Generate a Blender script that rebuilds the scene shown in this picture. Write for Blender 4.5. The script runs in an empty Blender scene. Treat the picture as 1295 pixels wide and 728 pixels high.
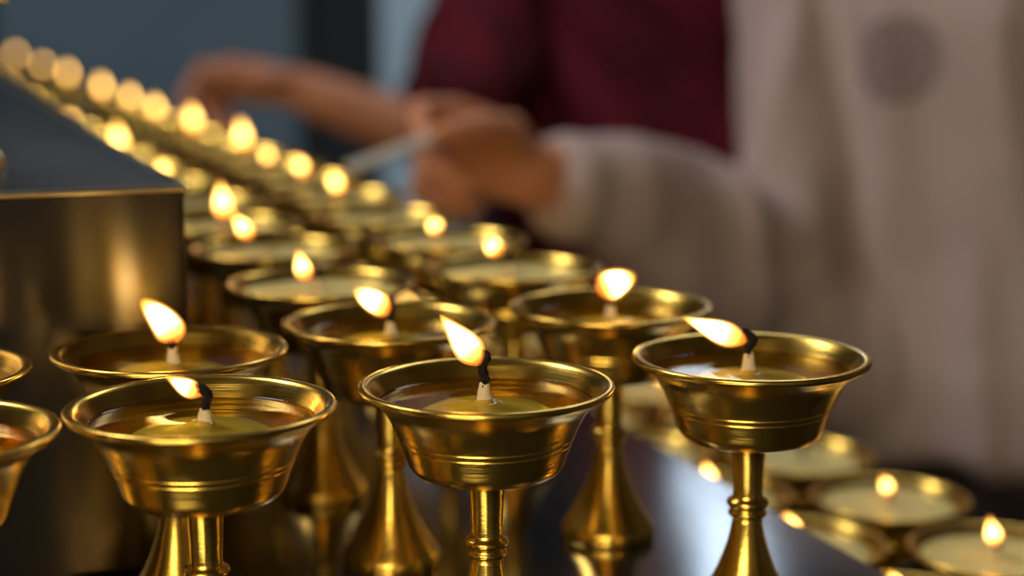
import bpy, bmesh, math, random
from mathutils import Vector, Matrix, noise
random.seed(4)
scene = bpy.context.scene
col = scene.collection
scene.view_settings.view_transform = 'Standard'
scene.view_settings.look = 'None'
TILT = math.radians(9.8); F = 2100.0
SURF = 1.05; CAMZ = SURF + 0.088 + 0.1097
BOX_H = 0.1355; STEP = 0.12

def bp(u, v, h):
    """ground x,y of photo ray at height h below the lens"""
    a = TILT + math.atan((v-364)/F)
    g = h/math.tan(a)
    z = g*math.cos(TILT) + h*math.sin(TILT)
    return ((u-647.5)*z/F, g)
def ray(u, v, g):
    """world point on photo ray at forward distance g"""
    a = TILT + math.atan((v-364)/F)
    h = g*math.tan(a)
    z = g*math.cos(TILT) + h*math.sin(TILT)
    return Vector(((u-647.5)*z/F, g, CAMZ-h))

# ------------------------------------------------------------ materials
def newmat(name):
    m = bpy.data.materials.new(name); m.use_nodes = True
    nt = m.node_tree
    return m, nt, nt.nodes['Principled BSDF']
def N(nt, t, **k):
    n = nt.nodes.new(t)
    for a, b in k.items():
        if a in n.inputs: n.inputs[a].default_value = b
        else: setattr(n, a, b)
    return n
def ramp(nt, stops):
    r = nt.nodes.new('ShaderNodeValToRGB')
    el = r.color_ramp.elements
    el[0].position, el[0].color = stops[0][0], (*stops[0][1], 1)
    el[1].position, el[1].color = stops[-1][0], (*stops[-1][1], 1)
    for p, c in stops[1:-1]:
        e = el.new(p); e.color = (*c, 1)
    return r

def mat_brass():
    m, nt, b = newmat('brass')
    tc = N(nt, 'ShaderNodeTexCoord')
    n1 = N(nt, 'ShaderNodeTexNoise', Scale=70.0, Detail=6.0)
    nt.links.new(tc.outputs['Object'], n1.inputs['Vector'])
    r = ramp(nt, [(0.3, (0.80, 0.48, 0.075)), (0.7, (1.0, 0.68, 0.13))])
    nt.links.new(n1.outputs['Fac'], r.inputs['Fac']); nt.links.new(r.outputs['Color'], b.inputs['Base Color'])
    mr = N(nt, 'ShaderNodeMapRange'); mr.inputs['To Min'].default_value = .15; mr.inputs['To Max'].default_value = .32
    nt.links.new(n1.outputs['Fac'], mr.inputs['Value']); nt.links.new(mr.outputs['Result'], b.inputs['Roughness'])
    b.inputs['Metallic'].default_value = 1
    mp = N(nt, 'ShaderNodeMapping'); mp.inputs['Scale'].default_value = (40, 40, 1400)
    nt.links.new(tc.outputs['Object'], mp.inputs['Vector'])
    n2 = N(nt, 'ShaderNodeTexNoise', Scale=1.0, Detail=3.0)
    nt.links.new(mp.outputs['Vector'], n2.inputs['Vector'])
    bu = N(nt, 'ShaderNodeBump', Strength=0.18, Distance=0.0006)
    nt.links.new(n2.outputs['Fac'], bu.inputs['Height']); nt.links.new(bu.outputs['Normal'], b.inputs['Normal'])
    return m
def mat_steel(name, aniso=0.0, r0=.16, r1=.3, c0=.14, c1=.22, tint=(1, .98, .98)):
    m, nt, b = newmat(name)
    tc = N(nt, 'ShaderNodeTexCoord')
    mp = N(nt, 'ShaderNodeMapping'); mp.inputs['Scale'].default_value = (6, 6, 3) if aniso else (2500, 8, 8)
    nt.links.new(tc.outputs['Object'], mp.inputs['Vector'])
    n2 = N(nt, 'ShaderNodeTexNoise', Scale=1.0, Detail=2.0)
    nt.links.new(mp.outputs['Vector'], n2.inputs['Vector'])
    r = ramp(nt, [(0.3, tuple(c0*x for x in tint)), (0.7, tuple(c1*x for x in tint))])
    nt.links.new(n2.outputs['Fac'], r.inputs['Fac']); nt.links.new(r.outputs['Color'], b.inputs['Base Color'])
    n3 = N(nt, 'ShaderNodeTexNoise', Scale=14.0, Detail=4.0)
    nt.links.new(tc.outputs['Object'], n3.inputs['Vector'])
    mr = N(nt, 'ShaderNodeMapRange'); mr.inputs['To Min'].default_value = r0; mr.inputs['To Max'].default_value = r1
    nt.links.new(n3.outputs['Fac'], mr.inputs['Value']); nt.links.new(mr.outputs['Result'], b.inputs['Roughness'])
    b.inputs['Metallic'].default_value = 1
    if aniso:
        b.inputs['Anisotropic'].default_value = aniso
        b.inputs['Anisotropic Rotation'].default_value = .25
        tg = N(nt, 'ShaderNodeTangent'); tg.direction_type = 'RADIAL'; tg.axis = 'Z'
        nt.links.new(tg.outputs[0], b.inputs['Tangent'])
    return m
def mat_wax(name, c1, c2, rough=.35):
    m, nt, b = newmat(name)
    tc = N(nt, 'ShaderNodeTexCoord')
    n1 = N(nt, 'ShaderNodeTexNoise', Scale=120.0, Detail=3.0)
    nt.links.new(tc.outputs['Object'], n1.inputs['Vector'])
    r = ramp(nt, [(0.35, c1), (0.65, c2)])
    nt.links.new(n1.outputs['Fac'], r.inputs['Fac']); nt.links.new(r.outputs['Color'], b.inputs['Base Color'])
    b.inputs['Roughness'].default_value = rough
    b.inputs['Specular IOR Level'].default_value = .3
    bu = N(nt, 'ShaderNodeBump', Strength=0.3, Distance=0.0015)
    nt.links.new(n1.outputs['Fac'], bu.inputs['Height']); nt.links.new(bu.outputs['Normal'], b.inputs['Normal'])
    return m
def mat_oil():
    m = bpy.data.materials.new('clear_oil'); m.use_nodes = True
    nt = m.node_tree; nt.nodes.clear()
    out = N(nt, 'ShaderNodeOutputMaterial')
    t = N(nt, 'ShaderNodeBsdfTransparent'); t.inputs['Color'].default_value = (0.92, 0.82, 0.42, 1)
    g = N(nt, 'ShaderNodeBsdfGlossy'); g.inputs['Roughness'].default_value = 0.035
    fr = N(nt, 'ShaderNodeFresnel'); fr.inputs['IOR'].default_value = 1.38
    mm = N(nt, 'ShaderNodeMath', operation='MULTIPLY'); mm.inputs[1].default_value = .62
    n = N(nt, 'ShaderNodeTexNoise', Scale=60.0, Detail=1.0)
    tc = N(nt, 'ShaderNodeTexCoord'); nt.links.new(tc.outputs['Object'], n.inputs['Vector'])
    bu = N(nt, 'ShaderNodeBump', Strength=0.14, Distance=0.0010)
    nt.links.new(n.outputs['Fac'], bu.inputs['Height'])
    nt.links.new(bu.outputs['Normal'], g.inputs['Normal'])
    mx = N(nt, 'ShaderNodeMixShader')
    nt.links.new(fr.outputs[0], mm.inputs[0])
    nt.links.new(mm.outputs[0], mx.inputs[0]); nt.links.new(t.outputs[0], mx.inputs[1]); nt.links.new(g.outputs[0], mx.inputs[2])
    nt.links.new(mx.outputs[0], out.inputs['Surface'])
    return m
def mat_flame(name, strength, c):
    m = bpy.data.materials.new(name); m.use_nodes = True
    nt = m.node_tree; nt.nodes.clear()
    out = N(nt, 'ShaderNodeOutputMaterial'); em = N(nt, 'ShaderNodeEmission')
    at = N(nt, 'ShaderNodeAttribute'); at.attribute_name = 't'
    r = ramp(nt, c)
    s = ramp(nt, [(0.0, (.07, .07, .07)), (.22, (.35, .35, .35)), (.45, (1, 1, 1)), (.8, (.9, .9, .9)), (1, (.35, .35, .35))])
    nt.links.new(at.outputs['Fac'], r.inputs['Fac']); nt.links.new(at.outputs['Fac'], s.inputs['Fac'])
    mu = N(nt, 'ShaderNodeMath', operation='MULTIPLY'); mu.inputs[1].default_value = strength
    nt.links.new(s.outputs['Color'], mu.inputs[0])
    nt.links.new(r.outputs['Color'], em.inputs['Color']); nt.links.new(mu.outputs[0], em.inputs['Strength'])
    nt.links.new(em.outputs[0], out.inputs['Surface'])
    return m
def mat_mantle(strength):
    m = bpy.data.materials.new('flame_mantle'); m.use_nodes = True
    nt = m.node_tree; nt.nodes.clear()
    out = N(nt, 'ShaderNodeOutputMaterial'); em = N(nt, 'ShaderNodeEmission'); tr = N(nt, 'ShaderNodeBsdfTransparent')
    at = N(nt, 'ShaderNodeAttribute'); at.attribute_name = 't'
    r = ramp(nt, [(0, (1, .20, .02)), (.5, (1, .42, .06)), (1, (1, .36, .04))])
    nt.links.new(at.outputs['Fac'], r.inputs['Fac']); nt.links.new(r.outputs['Color'], em.inputs['Color'])
    em.inputs['Strength'].default_value = strength
    ad = N(nt, 'ShaderNodeAddShader')
    nt.links.new(em.outputs[0], ad.inputs[0]); nt.links.new(tr.outputs[0], ad.inputs[1]); nt.links.new(ad.outputs[0], out.inputs['Surface'])
    return m
def mat_plain(name, c, rough=.8, var=.25, scale=30.0, bump=.2, metal=0, sss=0, stretch=(1,1,1)):
    m, nt, b = newmat(name)
    tc = N(nt, 'ShaderNodeTexCoord')
    mp = N(nt, 'ShaderNodeMapping'); mp.inputs['Scale'].default_value = stretch
    nt.links.new(tc.outputs['Object'], mp.inputs['Vector'])
    n1 = N(nt, 'ShaderNodeTexNoise', Scale=scale, Detail=4.0)
    nt.links.new(mp.outputs['Vector'], n1.inputs['Vector'])
    r = ramp(nt, [(0.3, tuple(x*(1-var) for x in c)), (0.7, tuple(min(1, x*(1+var)) for x in c))])
    nt.links.new(n1.outputs['Fac'], r.inputs['Fac']); nt.links.new(r.outputs['Color'], b.inputs['Base Color'])
    b.inputs['Roughness'].default_value = rough; b.inputs['Metallic'].default_value = metal
    b.inputs['Specular IOR Level'].default_value = .3
    bu = N(nt, 'ShaderNodeBump', Strength=bump, Distance=0.002)
    nt.links.new(n1.outputs['Fac'], bu.inputs['Height']); nt.links.new(bu.outputs['Normal'], b.inputs['Normal'])
    if sss:
        b.inputs['Subsurface Weight'].default_value = sss; b.inputs['Subsurface Scale'].default_value = .01
        b.inputs['Subsurface Radius'].default_value = (1, .35, .2)
    return m
def mat_emit(name, c, s):
    m = bpy.data.materials.new(name); m.use_nodes = True
    nt = m.node_tree; nt.nodes.clear()
    out = N(nt, 'ShaderNodeOutputMaterial'); em = N(nt, 'ShaderNodeEmission')
    tc = N(nt, 'ShaderNodeTexCoord'); n = N(nt, 'ShaderNodeTexNoise', Scale=1.5)
    nt.links.new(tc.outputs['Object'], n.inputs['Vector'])
    r = ramp(nt, [(.2, tuple(x*.8 for x in c)), (.8, c)])
    nt.links.new(n.outputs['Fac'], r.inputs['Fac']); nt.links.new(r.outputs['Color'], em.inputs['Color'])
    em.inputs['Strength'].default_value = s
    nt.links.new(em.outputs[0], out.inputs['Surface'])
    return m

BRASS = mat_brass(); OIL = mat_oil()
STEEL = mat_steel('brushed_steel', 0, .10, .18, .22, .33, (.93, .97, 1.04))
STEELA = mat_steel('brushed_steel_riser', .93, .20, .26, .18, .23, (1, .88, .76))
GLINT = mat_plain('edge_glint_steel', (.80, .74, .64), .30, .1, 60, .05, metal=1)  # paler steel, the box's edge glint put into its colour
FLAME = mat_flame('flame_glow', 13, [(0.0, (1, .24, .02)), (.22, (1, .50, .07)), (.5, (1, .70, .24)), (.85, (1, .66, .20)), (1.0, (1, .45, .05))])
FLAMEF = mat_flame('flame_glow_amber', 9.5, [(0.0, (1, .24, .02)), (.22, (1, .46, .06)), (.5, (1, .64, .17)), (1.0, (1, .48, .08))])
MANTLE = mat_mantle(.5)
BUTTER = mat_wax('solid_butter', (.76, .64, .20), (.90, .80, .34))
SOFT = mat_wax('soft_butter', (.66, .58, .17), (.82, .74, .28), .25)
WICKW = mat_wax('waxed_cotton', (.62, .50, .30), (.80, .68, .45), .5)
WICKB = mat_plain('charred_cotton', (.012, .009, .008), .9, .5, 800, .8)
SKIN = mat_plain('skin', (.68, .29, .15), .5, .10, 25, .1, sss=.15)
SKIN2 = mat_plain('tanned_skin', (.60, .27, .15), .5, .10, 25, .1, sss=.15)
MAROON = mat_plain('maroon_cloth', (.10, .006, .015), .9, .45, 9, .3)
DARKCLOTH = mat_plain('dark_taupe_cloth', (.035, .026, .028), .9, .3, 12, .3)
HAIR = mat_plain('black_hair', (.015, .012, .01), .5, .4, 60, .8, stretch=(6, 6, .6))
EYEM = mat_plain('dark_eye', (.02, .012, .01), .15, .2, 40, 0)
LIPM = mat_plain('lips', (.38, .13, .10), .5, .1, 60, .2)
PAPER = mat_plain('pale_wood', (.62, .56, .44), .6, .08, 40, .1, stretch=(1, 1, 8))
WALL = mat_plain('blue_grey_wall', (.13, .17, .20), .8, .08, 3, .1)
WALLW = mat_plain('warm_grey_wall', (.20, .165, .14), .8, .08, 3, .1)
FLOORM = mat_plain('dark_stone_floor', (.07, .06, .055), .35, .25, 4, .1)
CEIL = mat_plain('ceiling_paint', (.28, .26, .24), .9, .06, 3, .05)
FRAME = mat_plain('painted_frame', (.10, .12, .14), .5, .1, 10, .1)
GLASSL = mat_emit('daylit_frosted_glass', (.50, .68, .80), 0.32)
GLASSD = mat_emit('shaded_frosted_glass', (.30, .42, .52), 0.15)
PANELGLOW = mat_emit('added_panel_glow', (.72, .86, 1.0), 5.5)  # glow of the added high panel on the back wall

# ------------------------------------------------------------ mesh utils
def mkobj(name, me, mat=None, parent=None):
    o = bpy.data.objects.new(name, me); col.objects.link(o)
    if mat and not me.materials: me.materials.append(mat)
    if parent: o.parent = parent
    return o
def smooth(me, ang=None):
    for p in me.polygons: p.use_smooth = True
    return me
def lathe(name, prof, seg=80):
    bm = bmesh.new(); rings = []
    for r, z in prof:
        if r < 1e-6: rings.append([bm.verts.new((0, 0, z))])
        else: rings.append([bm.verts.new((r*math.cos(2*math.pi*i/seg), r*math.sin(2*math.pi*i/seg), z)) for i in range(seg)])
    for A, B in zip(rings, rings[1:]):
        for i in range(seg):
            j = (i+1) % seg
            if len(A) == 1 and len(B) == 1: continue
            if len(A) == 1: bm.faces.new((A[0], B[j], B[i]))
            elif len(B) == 1: bm.faces.new((A[i], A[j], B[0]))
            else: bm.faces.new((A[i], A[j], B[j], B[i]))
    bmesh.ops.recalc_face_normals(bm, faces=bm.faces)
    me = bpy.data.meshes.new(name); bm.to_mesh(me); bm.free(); smooth(me)
    return me
def catmull(pts, n):
    P = [Vector(p) for p in pts]; P = [2*P[0]-P[1]] + P + [2*P[-1]-P[-2]]
    out = []
    for i in range(1, len(P)-2):
        for k in range(n):
            t = k/n; a, b, c, d = P[i-1], P[i], P[i+1], P[i+2]
            out.append(.5*((2*b)+(c-a)*t+(2*a-5*b+4*c-d)*t*t+(3*b-a-3*c+d)*t**3))
    out.append(P[-2]); return out
def interp(vals, t):
    x = t*(len(vals)-1); i = min(int(x), len(vals)-2); f = x-i
    return vals[i]*(1-f)+vals[i+1]*f
def loft(bm, pts, radii, hint=(1, 0, 0), seg=14, cap=1.0):
    pts = [Vector(p) for p in pts]; rad = [(r, r) if not hasattr(r, '__len__') else r for r in radii]
    n = len(pts); rings = []
    T = []
    for i in range(n):
        a = pts[max(i-1, 0)]; b = pts[min(i+1, n-1)]; T.append((b-a).normalized())
    X = Vector(hint)
    frames = []
    for i in range(n):
        x = X - T[i]*X.dot(T[i])
        if x.length < 1e-4: x = T[i].orthogonal()
        x.normalize(); frames.append((x, T[i].cross(x))); X = x
    def ring(c, fx, fy, rx, ry):
        return [bm.verts.new(c + fx*rx*math.cos(2*math.pi*k/seg) + fy*ry*math.sin(2*math.pi*k/seg)) for k in range(seg)]
    m0 = min(rad[0])*cap; m1 = min(rad[-1])*cap
    start = bm.verts.new(pts[0]-T[0]*m0)
    for a in (70, 40):
        c, s = math.cos(math.radians(a)), math.sin(math.radians(a))
        rings.append(ring(pts[0]-T[0]*m0*s, *frames[0], rad[0][0]*c, rad[0][1]*c))
    for i in range(n): rings.append(ring(pts[i], *frames[i], *rad[i]))
    for a in (40, 70):
        c, s = math.cos(math.radians(a)), math.sin(math.radians(a))
        rings.append(ring(pts[-1]+T[-1]*m1*s, *frames[-1], rad[-1][0]*c, rad[-1][1]*c))
    end = bm.verts.new(pts[-1]+T[-1]*m1)
    for k in range(seg):
        j = (k+1) % seg
        bm.faces.new((start, rings[0][j], rings[0][k])); bm.faces.new((end, rings[-1][k], rings[-1][j]))
        for A, B in zip(rings, rings[1:]): bm.faces.new((A[k], A[j], B[j], B[k]))
def slo(bm, pts, radii, hint=(1, 0, 0), n=4, **k):
    """smoothed loft"""
    rad = [(r, r) if not hasattr(r, '__len__') else r for r in radii]
    P = catmull(pts, n); m = len(P)
    R = [(interp([r[0] for r in rad], i/(m-1)), interp([r[1] for r in rad], i/(m-1))) for i in range(m)]
    loft(bm, P, R, hint, **k)
def tomesh(bm, name):
    me = bpy.data.meshes.new(name); bm.to_mesh(me); bm.free(); return smooth(me)
def remesh(bm, name, vox, it=4, disp=None):
    me = bpy.data.meshes.new(name+'_src'); bm.to_mesh(me); bm.free()
    o = bpy.data.objects.new('tmp', me); col.objects.link(o)
    r = o.modifiers.new('r', 'REMESH'); r.mode = 'VOXEL'; r.voxel_size = vox
    s = o.modifiers.new('s', 'SMOOTH'); s.factor = .5; s.iterations = it
    dg = bpy.context.evaluated_depsgraph_get(); dg.update()
    res = bpy.data.meshes.new_from_object(o.evaluated_get(dg)); res.name = name
    bpy.data.objects.remove(o); bpy.data.meshes.remove(me)
    smooth(res)
    if disp:
        ns = [v.normal.copy() for v in res.vertices]
        for v, nn in zip(res.vertices, ns): v.co += nn*disp(v.co)
    res.materials.clear()
    return res
def box(bm, a, b):
    vs = [bm.verts.new((x, y, z)) for x in (a[0], b[0]) for y in (a[1], b[1]) for z in (a[2], b[2])]
    for f in ((0,1,3,2),(4,6,7,5),(0,4,5,1),(2,3,7,6),(0,2,6,4),(1,5,7,3)): bm.faces.new([vs[i] for i in f])
    bmesh.ops.recalc_face_normals(bm, faces=bm.faces)
def boxobj(name, a, b, mat, bev=0.0, parent=None, kind=None):
    bm = bmesh.new(); box(bm, a, b)
    if bev: bmesh.ops.bevel(bm, geom=bm.edges[:], offset=bev, segments=3, affect='EDGES', profile=.5)
    me = bpy.data.meshes.new(name); bm.to_mesh(me); bm.free()
    o = mkobj(name, me, mat, parent)
    if kind: o['kind'] = kind
    return o

# ------------------------------------------------------------ butter lamp meshes (z from base)
H = .088
def P(l): return [(r/1000, H+z/1000) for r, z in l]
ctrl = [(21.6,-25.4),(22.9,-23.6),(23.9,-20.6),(25.1,-17.2),(26.5,-13.6),(28.0,-10.4),(29.7,-7.4),(31.7,-5.1),(34.0,-3.5),(35.6,-2.6)]
wall = [(p.x, p.z) for p in catmull([(r, 0, z) for r, z in ctrl], 5)]
def rw(z):
    for (r0, z0), (r1, z1) in zip(wall, wall[1:]):
        if z0 <= z <= z1: return r0+(r1-r0)*(z-z0)/(z1-z0)
    return wall[0][0]
ow = [p for p in wall if not (-17.6 < p[1] < -14.2)]
lowp = [p for p in ow if p[1] <= -17.6]; hip = [p for p in ow if p[1] >= -14.2]
gro = []
for zc in (-16.8, -15.0):
    for dz, dr in ((-.36, 0), (-.18, -.0), (-.06, -.26), (.06, -.26), (.18, 0), (.36, 0)): gro.append((rw(zc+dz)+dr, zc+dz))
bowl_prof = P([(0,-26.5),(10,-26.7),(17.5,-26.7),(19.4,-26.5),(20.7,-26.1)] + lowp + gro + hip +
    [(36.6,-2.1),(37.2,-1.5),(37.5,-.8),(37.3,-.2),(36.7,.15),(35.6,.2),(34.6,-.1),
    (33.8,-.9),(32.6,-2.8),(31.2,-5),(29.2,-8),(27.3,-11.5),(25.0,-15),(22.6,-20),(20,-22.8),(10,-24),(0,-24)])
stem_prof = P([(0,-25.8),(9,-26.0),(8,-27.2),(6.2,-28.6),(5.5,-30.5),(5.1,-35),(4.8,-41),(4.7,-45),(5.0,-46.2),(6.3,-46.8),(6.8,-47.8),(6.3,-48.8),(5.4,-49.4),
    (5.3,-49.9),(5.9,-50.3),(6.2,-51.1),(5.9,-51.9),(5.0,-52.5),(0,-52.7)])
base_prof = P([(0,-52.3),(4.8,-52.5),(4.8,-54),(5.3,-57),(6.2,-61),(7.5,-65),(9.4,-70),(11.7,-74.6),(14,-78.8),(16.2,-82),(17.0,-83.3),(17.4,-84.4),(17.5,-87.2),(17.2,-88),(0,-88)])
M_bowl = lathe('bowl', bowl_prof, 96); M_stem = lathe('stem', stem_prof, 48); M_base = lathe('base', base_prof, 64)
for m in (M_bowl, M_stem, M_base): m.materials.append(BRASS)
M_oil = lathe('oil', P([(31.6,-4.5),(31.1,-5.1),(29.5,-5.3),(15,-5.35),(5,-5.3),(3.2,-4.8),(2.6,-4.3),(0,-4.3)]), 64); M_oil.materials.append(OIL)
M_soft = lathe('soft_butter', P([(0,-5.45),(5,-5.7),(9,-6.0),(13,-6.5),(17,-7.5),(20,-9.0),(22.5,-11.5),(24.2,-14),(24.6,-16.0),(0,-16.1)]), 64); M_soft.materials.append(SOFT)
M_hard = lathe('butter', P([(0,-3.2),(6,-3.8),(16,-4.1),(26,-4.1),(31.8,-4.0),(31.2,-5.2),(28,-9),(0,-9.2)]), 64); M_hard.materials.append(BUTTER)

PT = [.34,.64,.86,.97,1.0,.97,.90,.80,.68,.55,.41,.27,.13]
PR = [.50,.78,.93,1.0,1.0,.98,.95,.90,.83,.74,.62,.46,.25]
def flame_mesh(p0, tip, w, bend=0.0, prof=PT, mat=None, seg=16, nr=13):
    """teardrop from p0 to tip (lamp-local, mm rel. rim): bright core inside a thin orange mantle"""
    p0 = Vector(p0); tip = Vector(tip)
    bm = bmesh.new(); lay = bm.verts.layers.float.new('t')
    def shell(p0, tip, w, mi):
        L = tip-p0; mid = p0 + L*.45 + Vector((bend, 0, 0)); rings = []
        def B(t): return p0*(1-t)**2 + mid*2*t*(1-t) + tip*t*t
        for i in range(nr):
            t = i/(nr-1); c = B(t*.97); T = (B(min(t+.05, 1))-B(max(t-.05, 0))).normalized()
            x = Vector((1, 0, 0)) - T*T.x; x.normalize(); y = T.cross(x); R = w/2*prof[i]
            ring = []
            for k in range(seg):
                a = 2*math.pi*k/seg
                v = bm.verts.new((c + x*R*math.cos(a) + y*R*.85*math.sin(a))/1000 + Vector((0, 0, H))); v[lay] = t; ring.append(v)
            rings.append(ring)
        s = bm.verts.new((p0-L.normalized()*w*.1)/1000+Vector((0, 0, H))); s[lay] = 0
        e = bm.verts.new(tip/1000+Vector((0, 0, H))); e[lay] = 1
        fs = []
        for k in range(seg):
            j = (k+1) % seg
            fs += [bm.faces.new((s, rings[0][j], rings[0][k])), bm.faces.new((e, rings[-1][k], rings[-1][j]))]
            for A, Bq in zip(rings, rings[1:]): fs.append(bm.faces.new((A[k], A[j], Bq[j], Bq[k])))
        for f in fs: f.material_index = mi
    D = (tip-p0).normalized()
    shell(p0+D*.4, tip-D*1.0, w*.84, 0)
    shell(p0+D*.1, tip-D*.5, w*.94, 1)
    shell(p0-D*.5, tip+D*.3, w*1.03, 1)
    me = bpy.data.meshes.new('flame'); bm.to_mesh(me); bm.free(); smooth(me); me.materials.append(mat or FLAME); me.materials.append(MANTLE)
    return me
def wick_meshes(path, wtop=3.0):
    """path mm rel rim: white lower sleeve to index 1, charred upper"""
    off = Vector((0, 0, H))
    pts = [Vector(p) for p in path]
    bm = bmesh.new()
    lo = [pts[0], pts[0].lerp(pts[1], .5), pts[1]]
    slo(bm, [p/1000+off for p in lo], [.0032, .0021, .0015], seg=12, cap=.5)
    a = tomesh(bm, 'wick_sleeve'); a.materials.append(WICKW)
    for v in a.vertices: v.co += v.normal*.0005*noise.noise(v.co*900)
    bm = bmesh.new()
    up = [pts[0].lerp(pts[1], .9)] + pts[2:]
    slo(bm, [p/1000+off for p in up], [.0013]+[.0014]*(len(up)-2)+[.0009], seg=10, cap=.8, n=6)
    b = tomesh(bm, 'charred_wick'); b.materials.append(WICKB)
    for v in b.vertices: v.co += v.normal*.0005*noise.noise(v.co*1400)
    return a, b

def lamp(x, y, z, label, group, fuel='oil', wick=None, flame=None, rot=0.0, sc=1.0):
    e = bpy.data.objects.new('butter_lamp', None); col.objects.link(e)
    e.empty_display_size = .02; e.location = (x, y, z); e.rotation_euler = (0, 0, rot); e.scale = (sc,)*3
    e['label'] = label; e['category'] = 'lamp'; e['group'] = group
    def part(nm, me):
        o = bpy.data.objects.new(nm, me); col.objects.link(o); o.parent = e; return o
    part('bowl', M_bowl); part('stem', M_stem); part('base', M_base)
    if fuel == 'oil': part('oil', M_oil); part('soft_butter', M_soft)
    else: part('butter', M_hard)
    if wick:
        part('wick_sleeve', wick[0]); part('charred_wick', wick[1])
    if flame: part('flame', flame)
    return e

G1 = 'brass butter lamps on the metal tiers'
LBL = 'brass footed butter lamp, burning wick in melted amber oil'
RIM = .1097
near = [ # u, v, wickpath, flame(p0, tip, w, bend, profile)
 (254,511,[(1,0,-7),(1,0,-1.5),(1.2,0,0),(2.0,0,2.6),(.2,0,4.6),(-1.2,0,5.2)],((-.3,0,3.2),(-9.2,0,7.8),5.4,-.8,PT)),
 (615,485,[(-.6,0,-7),(-.6,0,0),(-.6,0,2),(-1.2,0,5),(.2,0,8),(-.6,0,9.4)],((-2.2,0,6.6),(-13.2,0,20.2),8.8,.6,PT)),
 (950,449,[(-.6,0,-7),(-.8,0,.5),(-1.2,0,2),(.6,0,5),(-2.4,0,8)],((-2.8,0,4.8),(-21.5,0,12.0),7.8,-.5,PT)),
 (215,440,[(1,0,-7),(.8,0,0),(.6,0,2),(0,0,4),(-1.2,0,6)],((1.6,0,3.0),(-8.5,0,15.4),10,2.6,PR)),
 (492,405,[(.5,0,-7),(.5,0,-.5),(.6,0,1),(1.0,0,4),(.4,0,7.5)],((0,0,4.0),(-11.8,0,10.8),8.0,-.8,PR)),
 (772,385,[(0,0,-7),(0,0,-.5),(0,0,1),(-1,0,4),(-.6,0,6.5)],((-3.5,0,5.6),(8.6,0,10.6),11,-.8,PR)),
 (405,356,[(0,0,-6),(-1,0,1),(-.8,0,2.5),(-.4,0,4),(.5,0,5.5)],((-5.5,0,1.5),(-8.5,0,12.5),6.8,-.6,PT)),
 (650,336,[(0,0,-6),(-1.5,0,1),(-1.8,0,2.5),(-2.2,0,4.5),(-1.6,0,6.5)],((-6.5,0,6.0),(-11.5,0,12.0),7.4,-.6,PR)),
 (345,312,[(0,0,-6),(-1.5,0,1),(-2,0,2.5),(-3,0,4),(-4,0,5.5)],((-11,0,4.5),(-18,0,15),7.0,1.6,PT)),
 (567,300,[(0,0,-6),(-1.5,0,1),(-2,0,2.5),(-3,0,4),(-4,0,5.5)],((-5,0,3.0),(-7.5,0,9.5),7.2,-.6,PR)),
]
for i, (u, v, wp, fl) in enumerate(near):
    x, y = bp(u, v, RIM)
    lab = LBL if i < 6 else 'brass footed butter lamp, lit wick in pale yellow butter'
    lamp(x, y, SURF, lab, G1, 'oil' if i < 6 else 'butter', wick_meshes(wp), flame_mesh(*fl, mat=FLAME if i < 6 else FLAMEF), rot=0)
# generic wick and flames shared by the rest
W0 = wick_meshes([(0,0,-6),(0,0,0),(0,0,1.5),(.4,0,3.5),(-.4,0,6)])
FL = [flame_mesh((-.5,0,2.5),(-4,0,14),7.2,-.5,PT,FLAMEF), flame_mesh((-.5,0,2.5),(-7,0,12.5),7.2,-1,PR,FLAMEF),
      flame_mesh((0,0,2.5),(-2,0,20),9.0,-.8,PT,FLAMEF), flame_mesh((-.5,0,2.0),(-4,0,9.5),6.0,.5,PR,FLAMEF), flame_mesh((-.5,0,2.5),(-3,0,24),10,.5,PT,FLAMEF)]
for (u, v) in [(-112,546), (-122,468)]:
    x, y = bp(u, v, RIM); lamp(x, y, SURF, LBL, G1, 'oil', W0, FL[0])
bx, by = -.034, .0895
LB2 = 'brass footed butter lamp, lit wick in pale yellow butter'
LB3 = 'brass footed butter lamp, unlit, filled with pale butter'
x1, y1 = bp(345,312,RIM); x2, y2 = bp(567,300,RIM)
last = [280, 470]
for n in range(1, 33):
    for (sx, sy, c) in ((x1, y1, 0), (x2, y2, 1)):
        x = sx+bx*n+random.uniform(-.004, .004); y = sy+by*n+random.uniform(-.004, .004)
        u = 647.5+F*x/(y*math.cos(TILT)+.1*math.sin(TILT))
        lit = (last[c]-u) > (random.uniform(22, 50) if n > 5 else 30)
        if n == 1: lit = (c == 0)
        if lit: last[c] = u
        if n > 7 and not lit: continue
        f = FL[random.choice((0, 1, 2, 4, 3, 3))] if n not in (1, 5) else FL[2 if n == 1 else 4]
        lamp(x, y, SURF, LB2 if lit else LB3, G1, 'butter', W0, f if lit else None, rot=random.uniform(-.3, .3))
# lower tier lamps
Cx, Cy = bp(950,449,RIM)
aU = Vector((.935, .355)); bU = Vector((-.355, .935))
def lat(a, b): 
    p = Vector((Cx, Cy)) + aU*a + bU*b; return p.x, p.y
G2 = 'brass butter lamps on the lower metal tier'
for k in range(-1, 24):
    for (a, b0) in ((.1085, .1475), (.182, .190)):
        x, y = lat(a, b0+k*.0805)
        lit = (k % 3 != 1) if a > .15 else (k % 4 != 2)
        if a > .15 and k == 0: lit = True
        lamp(x, y, SURF-STEP, LB2 if lit else LB3, G2, 'butter', W0, FL[random.choice((0, 1, 3))] if lit else None, rot=random.uniform(-.3, .3))
# upper tier lamp
x, y = bp(-55, 215, RIM+.088-BOX_H)
lamp(x, y, SURF+BOX_H, LB2, 'brass butter lamps on the upper metal tier', 'butter', W0, FL[0])

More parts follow.
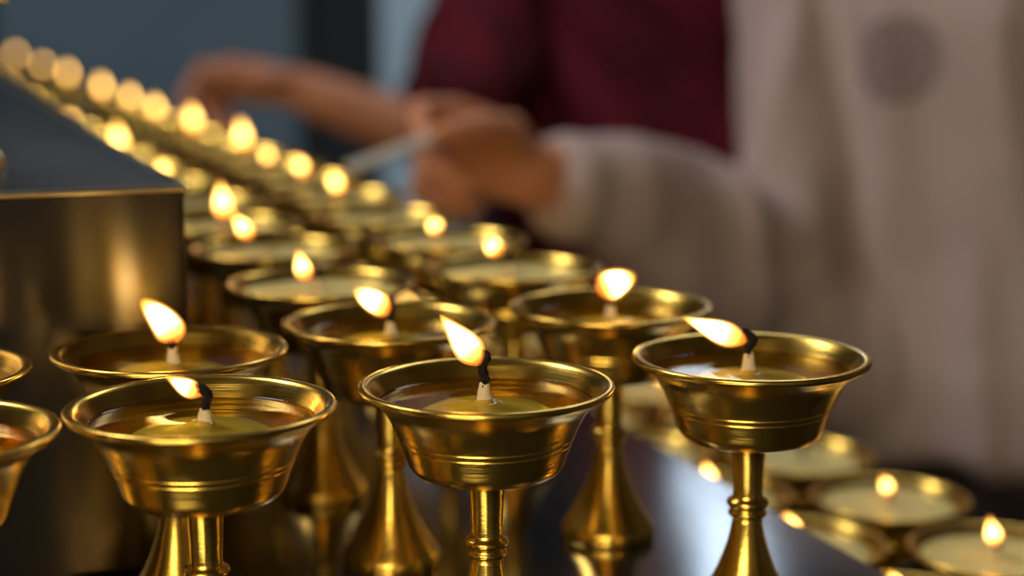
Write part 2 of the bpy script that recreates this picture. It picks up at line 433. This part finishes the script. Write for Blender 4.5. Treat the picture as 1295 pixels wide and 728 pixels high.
# ------------------------------------------------------------ tiers (three separate boxes pushed together)
EDGE = .069
def tier(a, b, mat, lab, bev):
    o = boxobj('display_tier', a, b, mat, bev)
    o.location = (Cx, Cy, 0); o.rotation_euler = (0, 0, math.atan2(.355, .935))
    o['label'] = lab; o['category'] = 'display stand'
    return o
tier((-1.0, -.33, 0), (EDGE, 3.35, SURF), STEEL, 'dark polished steel table carrying two rows of brass lamps', .002)
tier((EDGE+.0005, -.33, 0), (.245, 3.35, SURF-STEP), STEEL, 'lower steel ledge carrying brass lamps beside main steel table', .002)
ut = tier((-1.0, .118, SURF+.0002), (-.1555, 3.35, SURF+BOX_H), STEELA, 'raised brushed steel box with sharp top edge on table', .0022)
# glint painted as an added lip along the box's front and side top edges
bm = bmesh.new()
box(bm, (-1.0, .1172, SURF+BOX_H-.0022), (-.1547, .1205, SURF+BOX_H+.0004))
box(bm, (-.1580, .1206, SURF+BOX_H-.0022), (-.1547, 3.35, SURF+BOX_H+.0004))
bmesh.ops.bevel(bm, geom=bm.edges[:], offset=.0009, segments=3, affect='EDGES', profile=.5)
lip = mkobj('edge_glint', tomesh(bm, 'edge_glint'), GLINT, ut); lip['label'] = 'added glint-coloured lip along top edge'

# ------------------------------------------------------------ people
def hand(bm, W, f, s, curls, L=1.0, thumb_to_index=True):
    """W wrist, f pointing, s thumb side; returns pinch point"""
    f = f.normalized(); s = (s - f*s.dot(f)).normalized(); pl = s.cross(f)
    if curls.get('left'): pl = -pl
    slo(bm, [W-f*.01, W+f*.02*L, W+f*.05*L, W+f*.082*L], [(.026*L, .019*L), (.032*L, .019*L), (.040*L, .017*L), (.040*L, .013*L)], hint=s, seg=16, cap=.6)
    slo(bm, [W+f*.012*L+s*.018*L, W+f*.04*L+s*.026*L+pl*.012*L], [.014*L, .013*L], hint=s, cap=1)
    tips = []
    spec = [(.029, (.044, .026, .021), .0092, 'i'), (.010, (.049, .030, .022), .0095, 'm'), (-.010, (.045, .028, .021), .009, 'r'), (-.029, (.036, .021, .018), .0078, 'p')]
    for off, ln, r, key in spec:
        k = W + f*(.084 - (.006 if key in 'rp' else 0))*L + s*off*L
        fan = s*off*1.2
        ang = 0; d = (f+fan).normalized(); pts = [k-d*.012*L, k]; cur = k; base = d
        for l, c in zip(ln, curls[key]):
            ang += math.radians(c)
            d = base*math.cos(ang) + pl*math.sin(ang)
            cur = cur + d*l*L; pts.append(cur)
        rr = [r*L*1.08, r*L*1.1, r*L, r*.92*L, r*.74*L]
        P2 = []; R2 = []
        for q in range(len(pts)-1):
            for t in (0, .5): P2.append(pts[q].lerp(pts[q+1], t)); R2.append((rr[q]*(1-t)+rr[q+1]*t) * (1.0 if t == 0 else .92))
        P2.append(pts[-1]); R2.append(rr[-1])
        loft(bm, P2, R2, hint=s, seg=12, cap=.9)
        tips.append(cur)
    T0 = W + f*.028*L + s*.026*L + pl*.010*L
    tip = tips[0] + s*.012 + pl*.007*L - f*.004 if thumb_to_index else T0 + f*.085*L + s*.035*L + pl*.02*L
    T1 = T0 + (f*.6+s*.45+pl*.45).normalized()*.036*L
    T2 = T1.lerp(tip, .52) + (s*.6+pl*.3).normalized()*.006*L
    loft(bm, [T0, T0.lerp(T1, .5), T1, T1.lerp(T2, .5), T2, T2.lerp(tip, .6), tip], [r*L for r in (.013, .0125, .0118, .0102, .0104, .0098, .0078)], hint=s, seg=12, cap=.8)
    return (tips[0]+tip)/2
def head(bm, c, top, s=1.0):
    """face toward -Y; top = crown z"""
    z = top; x = Vector(c)
    def R(dz, rx, ry, dy): return (Vector((x.x, x.y+dy, z+dz)), (rx*s, ry*s))
    rs = [R(-.225, .030, .032, -.045), R(-.205, .046, .055, -.028), R(-.175, .058, .078, -.012), R(-.14, .068, .090, -.006), R(-.10, .073, .096, 0), R(-.06, .072, .094, .003), R(-.025, .055, .072, .005), R(-.008, .03, .042, .006)]
    slo(bm, [a for a, b in rs], [b for a, b in rs], hint=(1, 0, 0), seg=24, cap=.5, n=3)
    loft(bm, [(x.x, x.y-.092, z-.10), (x.x, x.y-.106, z-.135), (x.x, x.y-.098, z-.143)], [.007, .012, .009], seg=10)   # nose
    for sx in (-1, 1):
        loft(bm, [(x.x+sx*.073, x.y+.005, z-.145), (x.x+sx*.078, x.y+.008, z-.115), (x.x+sx*.076, x.y+.01, z-.095)], [(.006, .010), (.007, .017), (.006, .012)], hint=(1, 0, 0), seg=10)
        loft(bm, [(x.x+sx*.012, x.y-.088, z-.095), (x.x+sx*.05, x.y-.078, z-.09)], [.007, .007], seg=8)  # brows
    loft(bm, [(x.x-.02, x.y-.091, z-.172), (x.x+.02, x.y-.091, z-.172)], [.006, .006], seg=8)

def person(name_label, cx, cy, ang, ht, skin, armR, armL, curlR, curlL, sR, sL, fR, fL, L=1.0, girth=1.0):
    M = Matrix.Translation((cx, cy, 0)) @ Matrix.Rotation(ang, 4, 'Z'); Mi = M.inverted(); R3 = Mi.to_3x3()
    k = ht/1.62
    aR = [Mi @ Vector(p) for p in armR]; aL = [Mi @ Vector(p) for p in armL]
    bm = bmesh.new()
    g = girth
    slo(bm, [(0,0,.84*k),(0,0,.93*k),(0,0,1.03*k),(0,-.005,1.15*k),(0,-.005,1.25*k),(0,0,1.33*k),(0,.0,1.365*k)],
        [(.13*g,.10*g),(.15*g,.11*g),(.12*g,.09*g),(.135*g,.10*g),(.15*g,.10*g),(.13*g,.075*g),(.07,.06)], seg=24, cap=.4)
    loft(bm, [(0,.005,1.34*k),(0,.0,1.38*k),(0,-.005,1.43*k)], [.058,.051,.052], seg=16)
    head(bm, (0, -.005, 0), ht)
    for arm, sx in ((aR, -1), (aL, 1)):
        loft(bm, [Vector((sx*.09, 0, 1.31*k)), arm[0], arm[0].lerp(arm[1], .5), arm[1], arm[1].lerp(arm[2], .35), arm[2]],
             [(.042), .044, .038, .034, .036, .026], seg=16)
    for sx in (-1, 1):
        slo(bm, [(sx*.075,0,.87*k),(sx*.085,0,.68*k),(sx*.09,-.005,.47*k),(sx*.09,.01,.3*k),(sx*.09,.015,.10)], [.088,.078,.056,.055,.038], seg=16)
        slo(bm, [(sx*.09,.045,.035),(sx*.09,-.03,.045),(sx*.095,-.13,.028)], [(.034,.034),(.040,.038),(.042,.024)], seg=14)
    pin = hand(bm, aR[2], R3 @ Vector(fR), R3 @ Vector(sR), curlR, L, curlR.get('pinch', False))
    hand(bm, aL[2], R3 @ Vector(fL), R3 @ Vector(sL), curlL, L, False)
    me = remesh(bm, 'person', .0036, 2)
    o = mkobj('person', me, skin); o.matrix_world = M
    o['label'] = name_label; o['category'] = 'person'
    for sx in (-1, 1):
        b2 = bmesh.new(); bmesh.ops.create_uvsphere(b2, u_segments=16, v_segments=10, radius=.011)
        bmesh.ops.translate(b2, vec=(sx*.03, -.091, ht-.108), verts=b2.verts)
        mkobj('eye', tomesh(b2, 'eye'), EYEM, o)
    b2 = bmesh.new(); loft(b2, [(-.018, -.100, ht-.172), (0, -.104, ht-.172), (.018, -.100, ht-.172)], [.003, .0055, .003], seg=8)
    mkobj('mouth', tomesh(b2, 'mouth'), LIPM, o)
    return o, aR, aL, M, M @ pin

def folds(sx, sy, sz, amp, amp2=.3, diag=0.0):
    def f(c):
        x = c.x + c.z*diag
        n = noise.noise(Vector((x*sx, c.y*sy, c.z*sz)))
        n2 = noise.noise(Vector((x*sx*2.3+7, c.y*sy*2.3, c.z*sz*1.7)))
        return amp*(1.3-abs(n)*2.9) + amp*amp2*n2
    return f

# --- person in cream shirt lighting the lamps
pc = (.425, 1.50); ANG1 = math.radians(-30)
shR = (pc[0]-.87*.165, pc[1]+.5*.165, 1.315); shL = (pc[0]+.87*.165, pc[1]-.5*.165, 1.315)
curl_pinch = {'i': (30, 38, 18), 'm': (50, 60, 32), 'r': (60, 70, 38), 'p': (66, 75, 40), 'pinch': True}
curl_rest = {'i': (18, 22, 12), 'm': (22, 26, 14), 'r': (26, 28, 15), 'p': (30, 30, 16), 'left': True}
elbow = ray(985, 300, 1.42)
fR = Vector((-.80, -.50, .34)); sR = (.20, -.45, .85)
dm = bmesh.new(); W_ = Vector((0, 0, 0)); pin0 = hand(dm, W_, fR, Vector(sR), curl_pinch, .98); dm.free()
wrist = ray(548, 172, 1.13) - pin0
p1, aR, aL, M1, pinch = person('person in cream long-sleeved shirt with round emblem, reaching to light lamps', pc[0], pc[1], ANG1, 1.62, SKIN,
    [shR, elbow, wrist], [shL, (.60, 1.38, 1.04), (.60, 1.27, .82)], curl_pinch, curl_rest,
    sR, (-.6, .2, .3), fR, (0, -.4, -1), .98)
bm = bmesh.new()
slo(bm, [(0,.035,1.36),(0,.035,1.44),(0,.025,1.52),(0,.018,1.58),(0,.008,1.617)], [(.062,.045),(.078,.070),(.082,.082),(.078,.086),(.045,.055)], seg=24, cap=.5)
mkobj('hair', remesh(bm, 'hair', .005, 4, folds(40, 40, 4, .003)), HAIR, p1)
bm = bmesh.new()
slo(bm, [(0,0,.865),(0,0,.93),(0,0,1.03),(0,-.005,1.14),(0,-.008,1.23),(0,0,1.32),(0,.0,1.365)],
    [(.212,.158),(.205,.152),(.188,.135),(.179,.126),(.177,.122),(.152,.090),(.076,.066)], seg=28, cap=.15)
w = aR[2]; e = aR[1]
cuff = e.lerp(w, .86)
slo(bm, [Vector((-.10,0,1.30)), aR[0], aR[0].lerp(e, .5), e, e.lerp(w, .45), cuff], [.060,.060,.054,.046,.039,.031], seg=18, cap=.25)
# loose cloth hanging below elbow and forearm, merging with the shirt side
dn = Vector((0, 0, -1))
slo(bm, [aR[0].lerp(e, .45)+dn*.01, e+dn*.030, e.lerp(w, .40)+dn*.040, e.lerp(w, .68)+dn*.018], [.052,.050,.038,.026], seg=16, cap=.5)
slo(bm, [e.lerp(w, .30)+dn*.045, e+dn*.075+(-e+Vector((0,0,e.z)))*.12, Vector((e.x*.6, e.y*.6, e.z-.12))], [.030,.055,.075], seg=16, cap=.6)
w = aL[2]; e = aL[1]
slo(bm, [Vector((.10,0,1.30)), aL[0], aL[0].lerp(e, .5), e, e.lerp(w, .45), e.lerp(w, .92)], [.060,.066,.066,.062,.052,.044], seg=18, cap=.25)
def mat_shirt():
    m, nt, b = newmat('cream_cloth_with_emblem')
    L = nt.links
    tc = N(nt, 'ShaderNodeTexCoord')
    n1 = N(nt, 'ShaderNodeTexNoise', Scale=7.0, Detail=4.0); L.new(tc.outputs['Object'], n1.inputs['Vector'])
    r = ramp(nt, [(.3, (.44, .340, .315)), (.7, (.56, .44, .41))]); L.new(n1.outputs['Fac'], r.inputs['Fac'])
    sp = N(nt, 'ShaderNodeSeparateXYZ'); L.new(tc.outputs['Object'], sp.inputs[0])
    def mt(op, a, b_=None, c=None):
        n = N(nt, 'ShaderNodeMath', operation=op)
        for i, q in enumerate((a, b_, c)):
            if q is None: continue
            if isinstance(q, (int, float)): n.inputs[i].default_value = q
            else: L.new(q, n.inputs[i])
        return n.outputs[0]
    ex, ez = EMB
    dx = mt('SUBTRACT', sp.outputs['X'], ex); dz = mt('SUBTRACT', sp.outputs['Z'], ez)
    rr = mt('SQRT', mt('ADD', mt('MULTIPLY', dx, dx), mt('MULTIPLY', dz, dz)))
    # dark medallion with an interlaced lattice inside a petalled rim
    th = mt('ARCTAN2', dz, dx)
    pet = mt('MULTIPLY', mt('SINE', mt('MULTIPLY', th, 12)), .0016)
    inside = mt('LESS_THAN', mt('ADD', rr, pet), .036); front = mt('LESS_THAN', sp.outputs['Y'], -.03)
    ringgap = mt('MULTIPLY', mt('GREATER_THAN', rr, .0265), mt('LESS_THAN', rr, .0295))
    grid = mt('GREATER_THAN', mt('MULTIPLY', mt('SINE', mt('MULTIPLY', mt('ADD', dx, dz), 420)), mt('SINE', mt('MULTIPLY', mt('SUBTRACT', dx, dz), 420))), .1)
    lightp = mt('MAXIMUM', ringgap, mt('MULTIPLY', grid, mt('LESS_THAN', rr, .0265)))
    patt = mt('SUBTRACT', .72, mt('MULTIPLY', lightp, .5))
    fac = mt('MULTIPLY', mt('MULTIPLY', patt, inside), front)
    mx = N(nt, 'ShaderNodeMixRGB'); L.new(fac, mx.inputs['Fac']); L.new(r.outputs['Color'], mx.inputs['Color1']); mx.inputs['Color2'].default_value = (.13, .095, .09, 1)
    L.new(mx.outputs['Color'], b.inputs['Base Color'])
    b.inputs['Roughness'].default_value = .9
    b.inputs['Specular IOR Level'].default_value = .2
    return m
eloc = M1.inverted() @ ray(1128, 76, 1.39)
EMB = (eloc.x, eloc.z)
mkobj('shirt', remesh(bm, 'shirt', .007, 4, folds(13, 13, 2.2, .012, .4, .2)), mat_shirt(), p1)
bm = bmesh.new()
slo(bm, [(0,0,.95),(0,0,.75),(0,0,.45),(0,0,.12)], [(.155,.118),(.175,.14),(.18,.15),(.19,.17)], seg=28, cap=.15)
mkobj('skirt', remesh(bm, 'skirt', .010, 4, folds(14, 14, 1.0, .008)), DARKCLOTH, p1)

# --- monk in maroon robe
e2 = ray(570, 185, 2.02); w2 = ray(378, 112, 1.97)
pc2 = (.175, 2.22); ANG2 = math.radians(-35)
sh = math.sin(ANG2); ch = math.cos(ANG2)
shR2 = (pc2[0]-ch*.17, pc2[1]-sh*.17, 1.40); shL2 = (pc2[0]+ch*.17, pc2[1]+sh*.17, 1.40)
curl_r2 = {'i': (40, 35, 20), 'm': (60, 55, 30), 'r': (70, 62, 30), 'p': (75, 65, 30), 'pinch': False}
p2, bR, bL, M2, _ = person('person in dark maroon robe with bare forearm stretched over lamps', pc2[0], pc2[1], ANG2, 1.72, SKIN2,
    [shR2, e2, w2], [shL2, (.40, 2.10, 1.10), (.40, 1.98, .86)], curl_r2, curl_rest,
    (.1, -.7, .5), (-.6, .2, .3), (-1, -.1, .16), (0, -.4, -1), 1.0)
bm = bmesh.new()
slo(bm, [(0,0,.06),(0,0,.45),(0,0,.80),(0,0,1.0),(0,-.005,1.2),(0,-.008,1.32),(0,0,1.40),(0,.0,1.445)],
    [(.25,.21),(.23,.19),(.21,.17),(.195,.15),(.195,.145),(.19,.13),(.165,.10),(.085,.075)], seg=28, cap=.12)
e = bR[1]; w = bR[2]
slo(bm, [Vector((-.10,0,1.37)), bR[0], bR[0].lerp(e, .5), bR[0].lerp(e, .9)], [.07,.078,.075,.066], seg=18, cap=.25)
e = bL[1]; w = bL[2]
slo(bm, [Vector((.10,0,1.37)), bL[0], bL[0].lerp(e, .5), e, e.lerp(w, .8)], [.07,.080,.078,.075,.065], seg=18, cap=.25)
mkobj('robe', remesh(bm, 'robe', .010, 4, folds(10, 10, 3.5, .014, .4, .8)), MAROON, p2)
bm = bmesh.new()
slo(bm, [(0,.022,1.58),(0,.018,1.64),(0,.012,1.69),(0,.006,1.715)], [(.079,.085),(.080,.092),(.072,.083),(.042,.052)], seg=24, cap=.4)
mkobj('hair', remesh(bm, 'hair', .005, 4), HAIR, p2)

# --- lighting stick
tip = ray(441, 213, 1.03)
d = (tip-pinch).normalized(); q0 = pinch - d*.012; q1 = tip
bm = bmesh.new(); box(bm, (-.0045, -.0012, 0), (.0045, .0012, (q1-q0).length))
bmesh.ops.bevel(bm, geom=bm.edges[:], offset=.0005, segments=2, affect='EDGES')
me = bpy.data.meshes.new('lighting_stick'); bm.to_mesh(me); bm.free()
o = mkobj('lighting_stick', me, PAPER)
zz = d; yy = Vector((-.1, -1, .55)); yy = (yy - zz*yy.dot(zz)).normalized(); xx = yy.cross(zz)
o.matrix_world = Matrix.Translation(q0) @ Matrix((xx, yy, zz)).transposed().to_4x4()
o['label'] = 'thin pale wooden stick held in fingers for lighting wicks'; o['category'] = 'stick'

# ------------------------------------------------------------ room
X0, X1, Y0, Y1, ZC = -3.2, 2.6, -2.2, 4.9, 2.9
boxobj('floor', (X0, Y0, -.1), (X1, Y1, 0), FLOORM, kind='structure')
boxobj('ceiling', (X0, Y0, ZC), (X1, Y1, ZC+.1), CEIL, kind='structure')
boxobj('wall_left', (X0-.1, Y0, 0), (X0, Y1, ZC), WALL, kind='structure')
boxobj('wall_right', (X1, Y0, 0), (X1+.1, Y1, ZC), WALLW, kind='structure')
boxobj('wall_back', (X0-.1, Y1, 0), (X1+.1, Y1+.1, ZC), WALL, kind='structure')
boxobj('baseboard_back', (X0, Y1-.02, 0), (X1, Y1, .1), FRAME, kind='structure')
def window(i, xa, xb, za, zb, mat):
    y = Y1
    boxobj('window_%d' % i, (xa, y-.03, za), (xb, y-.001, zb), mat, kind='structure')
    for k, (a, b) in enumerate((((xa-.05, y-.06, za-.05), (xa, y-.001, zb+.05)), ((xb, y-.06, za-.05), (xb+.05, y-.001, zb+.05)),
                 ((xa, y-.06, zb), (xb, y-.001, zb+.05)), ((xa, y-.06, za-.05), (xb, y-.001, za)))):
        boxobj('trim_%d' % (i*4+k), a, b, FRAME, .004, kind='structure')
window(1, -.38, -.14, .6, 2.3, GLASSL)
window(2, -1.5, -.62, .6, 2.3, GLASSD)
window(3, .32, .78, 1.75, 2.7, PANELGLOW)  # added glowing panel above the view, gives the steel top a cool reflection

# ------------------------------------------------------------ lights / world / camera
def area(name, loc, tgt, sx, sy, p, c):
    l = bpy.data.lights.new(name, 'AREA'); l.shape = 'RECTANGLE'; l.size = sx; l.size_y = sy; l.energy = p; l.color = c
    o = bpy.data.objects.new(name, l); col.objects.link(o); o.location = loc
    o.rotation_euler = (Vector(tgt)-Vector(loc)).to_track_quat('-Z', 'Y').to_euler(); return o
area('torso_fill_left', (-.95, 1.1, 2.5), (.25, 1.5, 1.35), .5, .5, 12, (.97, .92, .97))  # added soft fill for the cream figure, no daylight opening behind it
area('overhead_fill', (.5, 2.4, 2.8), (.1, 1.0, 1.0), .9, .5, 7, (.9, .93, 1))  # added cool fill from above, no fixture there
area('warm_front_fill', (-.35, -.50, 1.62), (.02, .25, .95), .5, .45, 7.0, (1, .83, .55))  # added broad warm fill behind the lens for the brass fronts
area('bowl_highlight', (-.12, -.55, 1.42), (0, .38, 1.05), .10, .35, 1.6, (1, .86, .6))  # added narrow light that makes the bright patch on the bowl fronts
w = bpy.data.worlds.new('room_air'); scene.world = w; w.use_nodes = True
bg = w.node_tree.nodes['Background']; bg.inputs['Color'].default_value = (.56, .48, .37, 1); bg.inputs['Strength'].default_value = .13
cam = bpy.data.cameras.new('camera'); co = bpy.data.objects.new('camera', cam); col.objects.link(co)
cam.sensor_width = 36; cam.lens = F/1295*36; cam.clip_start = .02
co.location = (0, 0, CAMZ); co.rotation_euler = (math.pi/2-TILT, 0, 0)
cam.dof.use_dof = True; cam.dof.focus_distance = .48; cam.dof.aperture_fstop = 5.1
scene.camera = co
